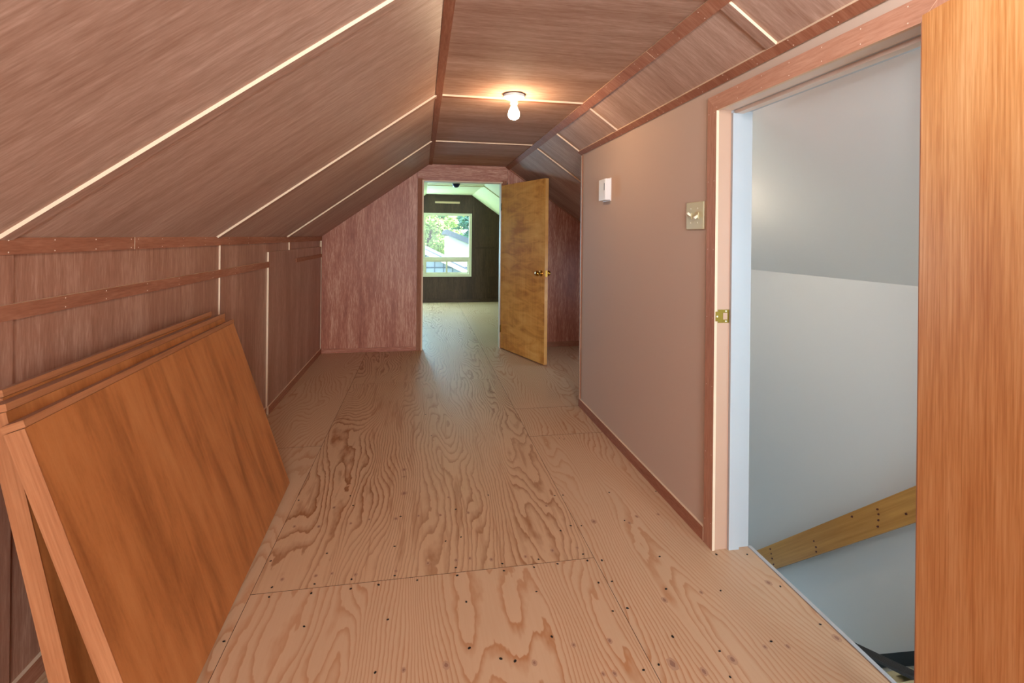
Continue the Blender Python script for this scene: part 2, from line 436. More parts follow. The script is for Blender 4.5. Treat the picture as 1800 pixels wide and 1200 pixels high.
# ------------------------------------------------------------------ left knee wall
wl = link('wall_left', mesh('wall_left', bverts(XL - .16, XL - .008, YB, YW + .1, -.02, ZL + .01), BF, M['backing']))
tag(wl, 'low mahogany plywood knee wall along the sloped ceiling', 'wall', kind='structure')
ysl = [YB, -1.2, 0.10, 1.445, 2.82, 4.18, YF]
for a, b in zip(ysl, ysl[1:]):
    slab('wall_panel', (XL - .008, a + .001, 0), (0, 1, 0), (0, 0, 1), b - a - .002, ZL, .008, M['panel_wall'], M['edge'], wl)
slab('wall_panel', (XL - .008, YF2, 0), (0, 1, 0), (0, 0, 1), YW - YF2, ZL, .008, M['panel_dark'], M['edge'], wl)
def batten(name, p0, p1, wdir, wd, t, face='trim', parent=None, edge='edge'):
    """strip from p0 to p1, width wd towards wdir, proud by t along (wdir x length)"""
    d = Vector(p1) - Vector(p0)
    return slab(name, p0, wdir, d, wd, d.length, t, M[face], M[edge], parent)
BT = .0098
for y in (0.08, 1.432, 2.806):
    batten('wall_batten', (XL, y, 0), (XL, y, 1.165), (0, 1, 0), .046, BT * .8, 'panel_wall', wl)
batten('wall_batten', (XL, 4.172, 1.10), (XL, 4.172, 1.165), (0, 1, 0), .04, BT, parent=wl)
# overlay panel (access hatch) with a pale near edge
slab('hatch_panel', (XL + .0005, 3.62, .004), (0, 1, 0), (0, 0, 1), YF - 3.62 - .012, 1.098, .012, M['panel_wall'], M['edge'], wl)
batten('corner_batten', (XL, YF - .022, 0), (XL, YF - .022, 1.165), (0, 1, 0), .020, .017, parent=wl)
# top strip, two lengths meeting at y = 2.0, then the rail and the baseboard
for a, b in ((YB, 2.005), (2.008, YF)):
    batten('top_strip', (XL, b, 1.163), (XL, a, 1.163), (0, 0, 1), .043, .016, parent=wl)
batten('wall_rail', (XL, 3.632, .997), (XL, YB, .997), (0, 0, 1), .040, .013, parent=wl)
batten('wall_rail', (XL + .0125, YF - .02, .995), (XL + .0125, 4.345, .995), (0, 0, 1), .032, .008, 'trim', wl, 'trim')
batten('baseboard', (XL + .0125, YF, 0), (XL + .0125, 3.615, 0), (0, 0, 1), .055, .009, parent=wl)
batten('baseboard', (XL, 3.60, 0), (XL, YB, 0), (0, 0, 1), .055, .012, parent=wl)
np_ = []
for y in (1.45, 1.61, 1.79, 1.985, 2.03, 2.2, 2.38, 2.6, 2.9, 3.2, 3.5, 3.9, 4.3, 4.8):
    for z in (1.169, 1.199):
        np_.append(((XL + .0162, y, z), (0, 1, 0), (0, 0, 1), .0022, .0022))
for y in (1.66, 1.85, 2.1, 2.35, 2.7, 3.0, 3.3):
    for z in (1.004, 1.030):
        np_.append(((XL + .0132, y, z), (0, 1, 0), (0, 0, 1), .0022, .0022))
discs('putty_nails', np_, M['nail_pale'], wl, 6, .0004)

# ------------------------------------------------------------------ ceilings

cf = link('ceiling', mesh('ceiling', bverts(CL - .02, CR + .02, YB, YW + .1, ZC + .006, ZC + .16), BF, M['backing']))
tag(cf, 'flat strip of plywood ceiling along the ridge of the attic', 'ceiling', kind='structure')
ysc = [YB, -1.2, 0.1] + [s + .02 for s in SEAMS] + [YF]
for a, b in zip(ysc, ysc[1:]):
    slab('ceiling_panel', (CL - .01, b - .001, ZC), (0, -1, 0), (1, 0, 0), b - a - .002, CR - CL + .02, .006, M['panel_ceiling'], M['edge'], cf)
ysf = [YF2, 6.15, 7.50, 8.85, YW]
for a, b in zip(ysf, ysf[1:]):
    slab('ceiling_panel', (CL - .01, b - .001, ZC), (0, -1, 0), (1, 0, 0), b - a - .002, CR - CL + .02, .006, M['cream_ceiling'], M['cream_ceiling'], cf)
for y in SEAMS + [.1]:
    batten('ceiling_batten', (CL + .03, y, ZC), (CR - .0, y, ZC), (0, 1, 0), .034, BT, parent=cf).matrix_basis @= Matrix.Identity(4)
batten('edge_strip', (CL - .008, YB, ZC - BT), (CL - .008, YF, ZC - BT), (1, 0, 0), .036, BT, parent=cf)
batten('ceiling_batten', (CL, 7.48, ZC - .012), (CR, 7.48, ZC - .012), (0, 1, 0), .04, .012, 'cream_ceiling', cf, 'cream_ceiling')

# fix: ceiling battens hang below the panels
for o in cf.children:
    if o.name.startswith('ceiling_batten') and o.matrix_basis.translation.y < 5:
        o.matrix_basis = Matrix.Translation((0, 0, 0)) @ frame((CL + .03, o.matrix_basis.translation.y + .034, ZC), (0, -1, 0), (1, 0, 0)) @ Matrix.Translation((0, 0, -BT))

UL = Vector((CL - XL, 0, ZC - ZL)); LL = UL.length; ULn = UL.normalized()          # up the left slope
NLn = Vector((ULn.z, 0, -ULn.x))                                                       # inward normal (down, +x)
URn = Vector((1, 0, -KR)).normalized(); NRn = Vector((-URn.z * -1, 0, 0))
NRn = Vector((URn.z, 0, -URn.x))                                                       # inward normal (down, -x)
def sheet(name, base, along, up, y0, y1, v0, v1, t, face, edge, parent, n):
    """panel between y0..y1 and v0..v1 up a slope; proud by t along n"""
    o = Vector(base) + Vector(up) * v0
    ex = Vector((0, 1, 0))
    if ex.cross(Vector(up)).dot(n) > 0:
        return slab(name, (o.x, y0, o.z), ex, up, y1 - y0, v1 - v0, t, M[face], M[edge], parent)
    return slab(name, (o.x, y1, o.z), -ex, up, y1 - y0, v1 - v0, t, M[face], M[edge], parent)
sl = link('ceiling_slope_left', mesh('ceiling_slope_left', [tuple(Vector(v)) for v in [
    Vector((XL, YB, ZL)) - NLn * .16 - ULn * .15, Vector((CL, YB, ZC)) - NLn * .16, Vector((CL, YW + .1, ZC)) - NLn * .16, Vector((XL, YW + .1, ZL)) - NLn * .16 - ULn * .15,
    Vector((XL, YB, ZL)) - NLn * .007 - ULn * .15, Vector((CL, YB, ZC)) - NLn * .007, Vector((CL, YW + .1, ZC)) - NLn * .007, Vector((XL, YW + .1, ZL)) - NLn * .007 - ULn * .15]], BF, M['backing']))
tag(sl, 'sloped mahogany plywood ceiling rising from the knee wall', 'ceiling', kind='structure')
BL = Vector((XL, 0, ZL)) - NLn * .006
for a, b in zip(ysc, ysc[1:]):
    sheet('ceiling_panel', BL, 1, ULn, a + .001, b - .001, 0, LL, .006, 'panel', 'edge', sl, NLn)
for a, b in zip(ysf, ysf[1:]):
    sheet('ceiling_panel', BL, 1, ULn, a + .001, b - .001, 0, LL, .006, 'cream_ceiling', 'cream_ceiling', sl, NLn)
B0 = Vector((XL, 0, ZL))
for y in SEAMS + [.1]:
    sheet('ceiling_batten', B0, 1, ULn, y, y + .045, .0, LL - .006, BT, 'batten', 'edge', sl, NLn)

CRb = Vector((CR, 0, ZC)); LR = (XN - CR) * math.sqrt(1 + KR * KR)
sr = link('ceiling_slope_right', mesh('ceiling_slope_right', [tuple(Vector(v)) for v in [
    CRb + Vector((0, YB, 0)) - NRn * .007 - URn * .03, CRb + URn * (LR + .8) + Vector((0, YB, 0)) - NRn * .007, CRb + URn * (LR + .8) + Vector((0, YW + .1, 0)) - NRn * .007, CRb + Vector((0, YW + .1, 0)) - NRn * .007 - URn * .03,
    CRb + Vector((0, YB, 0)) - NRn * .16, CRb + URn * (LR + .8) + Vector((0, YB, 0)) - NRn * .16, CRb + URn * (LR + .8) + Vector((0, YW + .1, 0)) - NRn * .16, CRb + Vector((0, YW + .1, 0)) - NRn * .16]], BF, M['backing']))
tag(sr, 'sloped mahogany plywood ceiling above the beige wall', 'ceiling', kind='structure')
BR = CRb - NRn * .006
LW = (XR + .01 - CR) * math.sqrt(1 + KR * KR)
for a, b in zip(ysc, ysc[1:]):
    if b <= 2.9 :
        sheet('ceiling_panel', BR, 1, URn, a + .001, b - .001, 0, LW, .006, 'panel', 'edge', sr, NRn)
sheet('ceiling_panel', BR, 1, URn, 2.766, YE - .001, 0, LW, .006, 'panel', 'edge', sr, NRn)
for a, b in ((YE, 4.095), (4.095, YF)):
    sheet('ceiling_panel', BR, 1, URn, a + .001, b - .001, 0, LR, .006, 'panel', 'edge', sr, NRn)
for a, b in zip(ysf, ysf[1:]):
    sheet('ceiling_panel', BR, 1, URn, a + .001, b - .001, 0, LR, .006, 'cream_ceiling', 'cream_ceiling', sr, NRn)
sheet('ceiling_batten', CRb, 1, URn, 7.48, 7.52, 0, LR, .012, 'cream_ceiling', 'cream_ceiling', sr, NRn)
for y in SEAMS + [.1, YE - .02]:
    sheet('ceiling_batten', CRb, 1, URn, y, y + .045, .0, LR if y > 3.3 else LW - .03, BT, 'batten', 'edge', sr, NRn)
# strips along the top and foot of this slope
for a, b in ((YB, 1.915), (1.918, YF)):
    sheet('edge_strip', CRb, 1, URn, a, b, -.002, .046, BT * 1.3, 'trim', 'edge', sr, NRn)
sheet('edge_strip', CRb, 1, URn, YB, YE, LW - .013 - .036, LW - .013, BT * 1.3, 'trim', 'edge', sr, NRn)
np_ = []
ce = CRb + NRn * (BT * 1.3 + .0002)
for y in [1.2 + .17 * i for i in range(13)]:
    for v in (.008, .038, LW - .044, LW - .020):
        q = ce + URn * v; np_.append(((q.x, y, q.z), tuple(URn), (0, 1, 0) if URn.cross(Vector((0, 1, 0))).dot(NRn) > 0 else (0, -1, 0), .0020, .0020))
discs('putty_nails', np_, M['nail_pale'], sr, 6, .0004)
# sloped grey ceiling of the stairwell
st_c = sheet('ceiling_stairwell', CRb - NRn * .006, 1, URn, -1.0, YE - .1, (XR2 - .02 - CR) * math.sqrt(1 + KR * KR), (XS + .05 - CR) * math.sqrt(1 + KR * KR), .006, 'stair_paint', 'stair_paint', None, NRn)
tag(st_c, 'smooth grey-white sloped ceiling over the stairwell', 'ceiling', kind='structure')

# ------------------------------------------------------------------ right wall with the stair door opening
FXZ = lambda y: frame((0, y, 0), (1, 0, 0), (0, 0, 1))            # local x->X, y->Z, z-> -Y
sec = [(XR, 0), (XR2, 0), (XR2, zR(XR2) - .002), (XR, zR(XR) - .002)]
pk = lambda n: [0, 0, 0, 1, 0, 0]
wr = prism('wall_right', sec, FXZ(YE), YE - DY1 - .018, [M['wall_paint'], M['stair_paint']], None, pk)
tag(wr, 'smooth beige-pink painted wall beside the stair doorway', 'wall', kind='structure')
prism('wall_section', sec, FXZ(DY0 - .018), DY0 - .018 - YB, [M['wall_paint'], M['stair_paint']], wr, pk)
prism('wall_header', [(XR, DH + .018), (XR2, DH + .018), (XR2, DH + .019), (XR, zR(XR) - .002)], FXZ(DY1 + .018), DY1 - DY0 + .036, [M['wall_paint']], wr)
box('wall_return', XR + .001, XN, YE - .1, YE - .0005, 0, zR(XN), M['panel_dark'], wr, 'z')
prism('wall_return_top', [(XR + .001, zR(XN)), (XN, zR(XN) - .001), (XR + .001, zR(XR) - .004)], FXZ(YE - .0005), .0995, [M['panel_wall']], wr)
slab('corner_strip', (XR, YE + .006, 0), (0, -1, 0), (0, 0, 1), .020, zR(XR) - .012, .006, M['edge'], M['trim'], wr)
slab('corner_strip', (XR - .006, YE + .002, 0), (1, 0, 0), (0, 0, 1), .04, zR(XR) - .02, .01, M['trim'], M['trim'], wr, -.012)
bb = batten('baseboard_right', (XR, DY1 + .062, 0), (XR, YE, 0), (0, 0, 1), .056, .011)
tag(bb, 'narrow brown wooden baseboard at the foot of the beige wall', 'baseboard', kind='structure')
batten('baseboard_section', (XR, YB, 0), (XR, DY0 - .06, 0), (0, 0, 1), .056, .011, parent=bb)

# door frame (casing + jambs + stops)
df = box('trim_2', XR - .004, XR + .056, DY1, DY1 + .016, 0, DH, M['jamb_paint'], None, 'z')
tag(df, 'door frame of the stairway with brown casing and pink and white jambs', 'door frame', kind='structure')
CW = .058
def casing_poly(name, pts_, parent):
    # polygon in (y,z) on the wall face, proud towards -x
    fr = frame((XR, 0, 0), (0, -1, 0), (0, 0, 1))        # local x = -Y, y = Z, z = -X
    poly = [(-y, z) for y, z in pts_]
    return poly, fr
def yz_prism(name, pts_, t, mats, parent, x=XR):
    vs = []
    c = Vector((x, sum(p[0] for p in pts_) / len(pts_), sum(p[1] for p in pts_) / len(pts_)))
    lenz = max(p[1] for p in pts_) - min(p[1] for p in pts_); leny = max(p[0] for p in pts_) - min(p[0] for p in pts_)
    if lenz > leny: fr = frame((x, pts_[0][0], 0), (0, -1, 0), (0, 0, 1)); f2 = [(-(y - pts_[0][0]), z) for y, z in pts_]
    else: fr = frame((x, pts_[0][0], 0), (0, 0, 1), (0, 1, 0)); f2 = [(z, (y - pts_[0][0])) for y, z in pts_]
    ar = sum(f2[i][0] * f2[(i + 1) % len(f2)][1] - f2[(i + 1) % len(f2)][0] * f2[i][1] for i in range(len(f2)))
    if ar < 0: f2 = f2[::-1]
    n = len(f2)
    return prism(name, f2, fr, t, mats, parent, lambda n_: [0, 0] + [1] * n_)
yz_prism('casing', [(DY1 - .004, 0), (DY1 + CW, 0), (DY1 + CW, DH + CW), (DY1 - .004, DH - .004)], .011, [M['casing'], M['edge']], df)
yz_prism('casing', [(DY1 - .004, DH - .004), (DY1 + CW, DH + CW), (DY0 - CW, DH + CW), (DY0 + .004, DH - .004)], .012, [M['casing'], M['edge']], df)
yz_prism('casing', [(DY0 + .004, 0), (DY0 - CW, 0), (DY0 - CW, DH + CW), (DY0 + .004, DH - .004)], .011, [M['casing'], M['edge']], df)
box('jamb', XR + .056, XR2 + .002, DY1, DY1 + .016, 0, DH, M['white_paint'], df, 'z')
box('door_stop', XR + .056, XR + .100, DY1 - .012, DY1, 0, DH - .012, M['white_paint'], df, 'z')
box('jamb', XR - .004, XR2 + .002, DY0 - .016, DY0, 0, DH, M['jamb_paint'], df, 'z')
box('door_stop', XR + .056, XR + .100, DY0, DY0 + .012, 0, DH - .012, M['white_paint'], df, 'z')
box('jamb_head', XR - .004, XR + .058, DY0 - .016, DY1 + .016, DH, DH + .016, M['head_paint'], df, 'y')
box('jamb_head', XR + .058, XR2 + .002, DY0 - .016, DY1 + .016, DH, DH + .016, M['white_paint'], df, 'y')
box('head_stop', XR + .068, XR + .100, DY0, DY1, DH - .013, DH, M['head_paint'], df, 'y')
sp = box('strike_plate', XR + .006, XR + .055, DY1 - .0014, DY1 + .001, .892, .944, M['oldbrass'], df)
tag(sp, 'brass strike plate')
box('strike_lip', XR - .007, XR + .007, DY1 - .0055, DY1 + .001, .899, .937, M['oldbrass'], df)
box('latch_hole', XR + .028, XR + .046, DY1 - .002, DY1, .905, .931, M['jamb_paint'], sp)
for z in (.898, .938):
    lathe('screw', [(.0035, 0), (.0035, .001), (.002, .0016)], M['ivory_light'], frame((XR + .040, DY1 - .0014, z), (1, 0, 0), (0, 0, 1)), sp, 10)
lathe('screw', [(.0035, 0), (.0035, .001), (.002, .0016)], M['ivory_light'], frame((XR, DY1 - .0055, .918), (1, 0, 0), (0, 0, 1)), sp, 10)
np_ = []
for y in [1.0 + .13 * i for i in range(7)]:
    for z in (DH + .008, DH + CW - .010): np_.append(((XR - .0122, y, z), (0, -1, 0), (0, 0, 1), .0019, .0019))
for z in [.1 + .27 * i for i in range(7)]:
    for y in (DY1 + .008, DY1 + CW - .010): np_.append(((XR - .0112, y, z), (0, -1, 0), (0, 0, 1), .0019, .0019))
discs('putty_nails', np_, M['nail_pale'], df, 6, .0004)

# near door leaf, swung back past the wall towards the viewer
ang = math.radians(12)
hx, hy = 1.105, 0.945
d1 = empty('door_1', (hx, hy, 0.008))
tag(d1, 'orange wood veneer slab door standing open beside the stairway', 'door', kind='structure')
dd = Vector((-math.sin(ang), -math.cos(ang), 0)); DW = .79
leaf = slab('door_leaf', (hx, hy, .008), dd, (0, 0, 1), DW, 1.722, .035, M['door_near'], M['door_edge'], d1, -.035)
# visible face points into the corridor: check orientation
nz = dd.cross(Vector((0, 0, 1)))
for s_, off in ((1, 0.0), (-1, -.035)):
    k = lathe('door_knob', [(.028, 0), (.028, .004), (.011, .008), (.011, .03), (.024, .04), (.028, .052), (.022, .064), (.004, .068)], M['brass'],
          frame(Vector((hx, hy, .92)) + dd * (DW - .06) + nz * off, dd, (0, 0, s_)), d1)
for z in (.25, 1.45):
    lathe('hinge', [(.006, -.045), (.006, .045)], M['oldbrass'], Matrix.Translation((hx + .036, hy + .008, z)), d1, 12)

# ------------------------------------------------------------------ stairwell
ws = box('wall_stairwell', XS, XS + .1, -1.0, YE + .1, -2.6, zR(XS) + .05, M['stair_paint'])
tag(ws, 'grey-white painted outer wall of the stairwell', 'wall', kind='structure')
box('wall_under_floor', XR2 - .1, XR2, -1.0, YE, -2.6, -.02, M['stair_paint'], ws)
box('wall_end', XR2 - .1, XS + .1, YE - .1, YE, -2.6, -.2, M['stair_paint'], ws)
prism('wall_end_upper', [(XR2 - .02, -.2), (XS + .02, -.2), (XS + .02, zR(XS + .02) - .0), (XR2 - .02, zR(XR2 - .02) - .0)], FXZ(YE - .10), .02, [M['stair_paint']], ws)
box('stairwell_base', XR2 - .1, XS + .1, -1.0, YE + .1, -2.7, -2.6, M['cream_step'], ws)
# end wall with the stair window
box('wall_near_end', XR2 - .1, XS + .1, -1.1, -1.0, -2.6, .62, M['stair_paint'], ws)
box('wall_near_end', XR2 - .1, 1.42, -1.1, -1.0, .62, 1.75, M['stair_paint'], ws)
box('wall_near_end', 2.2, XS + .1, -1.1, -1.0, .62, 1.75, M['stair_paint'], ws)
w3 = box('window_3', 1.42, 1.46, -1.09, -1.01, .62, 1.5, M['white_frame']); tag(w3, 'small white framed window at the head of the stairwell', 'window', kind='structure')
box('frame_side', 2.16, 2.2, -1.09, -1.01, .62, 1.5, M['white_frame'], w3)
box('frame_sill', 1.46, 2.16, -1.09, -1.01, .62, .66, M['white_frame'], w3)
box('frame_head', 1.46, 2.16, -1.09, -1.01, 1.46, 1.5, M['white_frame'], w3)
box('pane', 1.46, 2.16, -1.052, -1.046, .66, 1.46, M['glass'], w3)
# stairs
stz = link('stair_flight', mesh('stair_flight', bverts(XR2 + .02, XS - .03, .95, 1.03, -.24, -.062), BF, M['cream_step']))
tag(stz, 'cream painted stairs going down behind the doorway', 'stairs', kind='structure')
box('stair_landing', XR2 + .003, XS - .003, -1.0, 1.055, -.06, -.004, M['cream_step'], stz)
for i in range(9):
    y0 = 1.05 + .23 * i; z = -.21 * (i + 1) + .04
    box('tread', XR2 + .003, XS - .016, y0 - .0, y0 + .250, z - .035, z, M['cream_step'], stz)
    box('riser', XR2 + .003, XS - .016, y0 - .018, y0, z - .0, z + .21 - (.035 if i else .0), M['cream_step'], stz)
sk = prism('stair_skirting', [(1.0, .180), (3.2, -1.825), (3.2, -1.895), (1.0, .110)], frame((XS, 0, 0), (0, 1, 0), (0, 0, 1)), .014, [M['black']], None)
sk.matrix_basis = frame((XS - .014, 0, 0), (0, 1, 0), (0, 0, 1))
tag(sk, 'thin black skirting strip sloping down the stairwell wall', 'skirting', kind='structure')
# ribbed black rubber strip lying down over the stair nosings
u0 = on_floor(1508, 1135, -.79); u1 = on_floor(1606, 1182, -.58)
dv = (u1 - u0).normalized(); pv = Vector((-dv.y, dv.x, 0)).normalized()
if pv.dot(-u1) > 0: pv = -pv
a0 = u0 - dv * .12 - pv * .04; a1 = u1 + dv * .20 - pv * .04
vs, fs = [], []
NR_ = 6; WD = .080
prof = []
for k in range(NR_):
    x0 = WD * k / NR_; x1 = WD * (k + 1) / NR_
    prof += [(x0 + .001, .004), (x0 + .004, .012), (x1 - .004, .012), (x1 - .001, .004)]
prof = [(0, .001)] + prof + [(WD, .001)]
rb = []
for s_ in (0, 1):
    for x, z in prof:
        q = (a0 if s_ == 0 else a1) - pv * (WD * .5) + pv * x + Vector((0, 0, z)); rb.append(q)
n_ = len(prof)
fs = [(i, i + 1, n_ + i + 1, n_ + i) for i in range(n_ - 1)] + [(0, n_, 2 * n_ - 1, n_ - 1)] + [tuple(range(n_ - 1, -1, -1)), tuple(range(n_, 2 * n_))]
rub = link('rubber_strip', mesh('rubber_strip', rb, fs, M['rubber']))
tag(rub, 'black ribbed rubber strip lying down across the cream stairs', 'mat')
# handrail board on the stairwell wall
hr = empty('handrail', (XS - .06, 1.2, .60)); tag(hr, 'sloping knotty pine handrail board on the stairwell wall', 'handrail')
hs = Vector((0, 1, -.892)).normalized(); hn = Vector((0, .892, 1)).normalized()
hp0 = Vector((XS - .05, 1.15, .812 - .02))
hb = slab('rail_board', hp0 - hn * .125, hn, hs, .125, 2.9, .02, M['pine'], M['pine'], hr, 0)
# rail_board local z = hn x hs
for i in range(5):
    q = hp0 + hs * (.35 + .55 * i) - hn * .063
    box('bracket', XS - .052, XS, q.y - .015, q.y + .015, q.z - .03, q.z + .03, M['black'], hr)
kn = []
for along, across in ((1.02, .058), (1.33, .03), (1.34, .05), (1.36, .072), (1.385, .095), (1.52, .02), (1.9, .06), (1.905, .09), (1.92, .11), (1.18, .085), (2.35, .02), (2.36, .045), (2.37, .07), (2.38, .1)):
    q = hp0 + hs * along - hn * across + Vector((-.0212, 0, 0))
    kn.append((q, tuple(hs), tuple(-hn if hs.cross(-hn).x < 0 else hn), .009, .005))
kob = discs('knots', kn, M['pine_knot'], hr, 8, .0004, .2)

# ------------------------------------------------------------------ far partition wall with its door
T0 = lambda x: min(ZC, zLf(x), zR(x)) - .001
EX = .004
wf = prism('wall_far', [(XL, 0), (DX0 - .012, 0), (DX0 - .012, T0(DX0 - .012)), (XL, T0(XL))], FXZ(YF2), YF2 - YF - .012, [M['panel_dark']])
tag(wf, 'gable-shaped mahogany plywood partition wall with the far doorway', 'wall', kind='structure')
prism('partition_core', [(DX1 + .012, 0), (XN, 0), (XN, T0(XN)), (CR, ZC - .001), (DX1 + .012, ZC - .001)], FXZ(YF2), YF2 - YF - .012, [M['panel_dark']], wf)
prism('partition_core', [(DX0 - .012, DZ + .012), (DX1 + .012, DZ + .012), (DX1 + .012, ZC - .001), (CL, ZC - .001), (DX0 - .012, T0(DX0 - .012))], FXZ(YF2), YF2 - YF - .012, [M['panel_dark']], wf)
FP = lambda: frame((XL, YF + .012, 0), (1, 0, 0), (0, 0, 1))
def far_panel(name, poly, mat, fx=0.0):
    x0 = min(p[0] for p in poly)
    return prism(name, [(x - x0, z) for x, z in poly], frame((x0, YF + .012, 0), (1, 0, 0), (0, 0, 1)), .012, [mat], wf)
far_panel('wall_panel', [(XL, 0), (-.052, 0), (-.052, T0(-.052)), (XL, T0(XL))], M['panel_far'])
far_panel('wall_panel', [(DX1 + .07, 0), (1.30, 0), (1.30, T0(1.30)), (DX1 + .07, T0(DX1 + .07))], M['panel_far'])
far_panel('wall_panel', [(1.302, 0), (XN, 0), (XN, T0(XN)), (1.302, T0(1.302))], M['panel_far'])
# head panel, grain running across
hp = [(-.050, DZ + .012), (DX1 + .068, DZ + .012), (DX1 + .068, ZC - .001), (CL, ZC - .001), (-.050, T0(-.05))]
fr_h = frame((-.05, YF, DZ), (0, 0, 1), (1, 0, 0))   # local x = Z, y = X, z = +Y
prism('head_panel', [(z - DZ, x + .05) for x, z in hp][::-1], fr_h, .012, [M['panel_far']], wf)
dfr = box('trim_3', DX0 - .060, DX0, YF - .007, YF + .001, 0, DZ + .03, M['trim'], None, 'z')
tag(dfr, 'door frame of the far doorway in brown wood', 'door frame', kind='structure')
box('casing', DX1, DX1 + .06, YF - .007, YF + .001, 0, DZ + .03, M['trim'], dfr, 'z')
box('jamb', DX0 - .012, DX0 + .004, YF - .008, YF2 + .01, 0, DZ, M['edge'], dfr, 'z')
box('jamb', DX1 - .004, DX1 + .012, YF - .004, YF2 + .01, 0, DZ, M['edge'], dfr, 'z')
box('jamb_head', DX0 - .012, DX1 + .012, YF - .008, YF2 + .01, DZ, DZ + .012, M['edge'], dfr, 'x')
box('strike_plate', DX0 + .004, DX0 + .006, YF + .01, YF + .06, .85, .91, M['black'], dfr)
bf = box('baseboard_far', XL + .02, DX0 - .062, YF - .008, YF, 0, .045, M['panel_far'], None, 'x')
tag(bf, 'low plywood baseboard along the far partition wall', 'baseboard', kind='structure')
box('baseboard_section', DX1 + .07, XN, YF - .009, YF, 0, .055, M['trim'], bf, 'x')
# slope strips where the partition meets the ceiling slope
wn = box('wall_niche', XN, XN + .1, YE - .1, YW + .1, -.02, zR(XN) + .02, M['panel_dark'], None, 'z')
tag(wn, 'dark plywood knee wall beyond the beige wall and in the far room', 'wall', kind='structure')
w5 = box('added_niche_window', XN - .012, XN, 4.06, 4.10, .32, 1.00, M['white_frame'], None, 'z')  # added window, there only to house the niche fill light
tag(w5, 'small added white framed window low in the niche behind the beige wall, framing its fill light', 'window', kind='structure')
box('frame_side', XN - .012, XN, 4.60, 4.64, .32, 1.00, M['white_frame'], w5, 'z')
box('frame_head', XN - .012, XN, 4.10, 4.60, .96, 1.00, M['white_frame'], w5)
box('frame_sill', XN - .012, XN, 4.10, 4.60, .32, .36, M['white_frame'], w5)
box('pane', XN - .006, XN - .002, 4.10, 4.60, .36, .96, M['glass'], w5)
sheet('gable_strip', CRb, 1, URn, YF - .022, YF - .001, .05, LR, .010, 'trim', 'trim', wf, NRn)

# far door leaf
e0 = Vector((DX1 + .004, YF - .012, .010)); e1 = Vector((1.150, 4.612, .010))
fd = (e1 - e0).normalized(); FWd = (e1 - e0).length
d2 = empty('door_2', e0); tag(d2, 'golden brown figured wood door standing ajar at the far doorway', 'door', kind='structure')
nrm = fd.cross(Vector((0, 0, 1)))          # points to -x side?
slab('door_leaf', e0, fd, (0, 0, 1), FWd, 1.775, .035, M['door_far'], M['door_edge'], d2, 0.0 if nrm.x > 0 else -.035)
kpos = e0 + fd * (FWd - .062) + Vector((0, 0, .866))
PROF = [(.030, 0), (.030, .004), (.012, .008), (.011, .026), (.022, .034), (.027, .046), (.022, .060), (.004, .064)]
for sgn in (1, -1):
    nn = nrm * sgn
    base_ = kpos + (nrm * .035 if (nrm.x > 0) == (sgn > 0) else Vector((0, 0, 0)))
    base_ = kpos + (nn * .035 if (sgn > 0) == (nrm.x > 0) else nn * 0.0)
    ex = Vector((0, 0, 1)); ey = nn.cross(ex)
    lathe('door_knob', PROF, M['brass'], frame(base_, ex, ey), d2, 20)
ed = e0 + fd * FWd + Vector((0, 0, .866)) + (nrm * .0175 if nrm.x > 0 else -nrm * .0175)
me_l = slab('latch_plate', ed - Vector((0, 0, .03)) - nrm * .011, nrm, (0, 0, 1), .022, .06, .0012, M['brass'], None, d2, -.0006)
for z in (.22, 1.55):
    lathe('hinge', [(.006, -.04), (.006, .04)], M['oldbrass'], Matrix.Translation((DX1 + .002, YF - .016, z)), d2, 10)

# ------------------------------------------------------------------ far room end wall and window
WX0, WX1, WZ0, WZ1 = .005, .912, .476, 1.652
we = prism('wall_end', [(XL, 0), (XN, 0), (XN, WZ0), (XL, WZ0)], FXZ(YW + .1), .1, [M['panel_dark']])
tag(we, 'dark plywood gable wall around the far window', 'wall', kind='structure')
def end_part(name, poly):
    x0 = min(p[0] for p in poly)
    prism(name, [(x - x0, z) for x, z in poly], frame((x0, YW + .1, 0), (1, 0, 0), (0, 0, 1)), .1, [M['panel_dark']], we)
end_part('wall_panel', [(XL, WZ0), (WX0, WZ0), (WX0, T0(WX0)), (XL, T0(XL))])
end_part('wall_panel', [(WX1, WZ0), (XN, WZ0), (XN, T0(XN)), (CR, ZC - .001), (WX1, T0(WX1))])
end_part('wall_panel', [(WX0, WZ1), (WX1, WZ1), (WX1, T0(WX1)), (CR, ZC - .001), (CL, ZC - .001), (WX0, T0(WX0))])
box('wall_rail', WX1 + .06, XN, YW - .012, YW, 1.00, 1.035, M['panel_dark'], we, 'x')
box('wall_batten', WX1 + .015, WX1 + .06, YW - .010, YW, 0, 1.95, M['panel_dark'], we, 'z')
box('baseboard', XL, XN, YW - .012, YW, 0, .06, M['panel_dark'], we, 'x')
vp = empty('wall_plaque', (.455, YW, 1.83)); tag(vp, 'brown wooden cover panel with a pale lower strip above the window', 'panel')
box('cover', .228, .682, YW - .018, YW - .001, 1.868, ZC - .012, M['panel_dark'], vp, 'x')
box('lower_strip', .228, .682, YW - .024, YW - .001, 1.832, 1.867, M['edge'], vp, 'x')
w1 = box('window_1', WX0, WX0 + .05, YW - .01, YW + .08, WZ0, WZ1, M['white_frame'], None, 'z')
tag(w1, 'white framed far window with a fixed pane above two sliding panes', 'window', kind='structure')
box('frame_side', WX1 - .05, WX1, YW - .01, YW + .08, WZ0, WZ1, M['white_frame'], w1, 'z')
box('frame_head', WX0 + .05, WX1 - .05, YW - .01, YW + .08, WZ1 - .045, WZ1, M['white_frame'], w1, 'x')
box('frame_sill', WX0 + .05, WX1 - .05, YW - .01, YW + .08, WZ0, WZ0 + .05, M['white_frame'], w1, 'x')
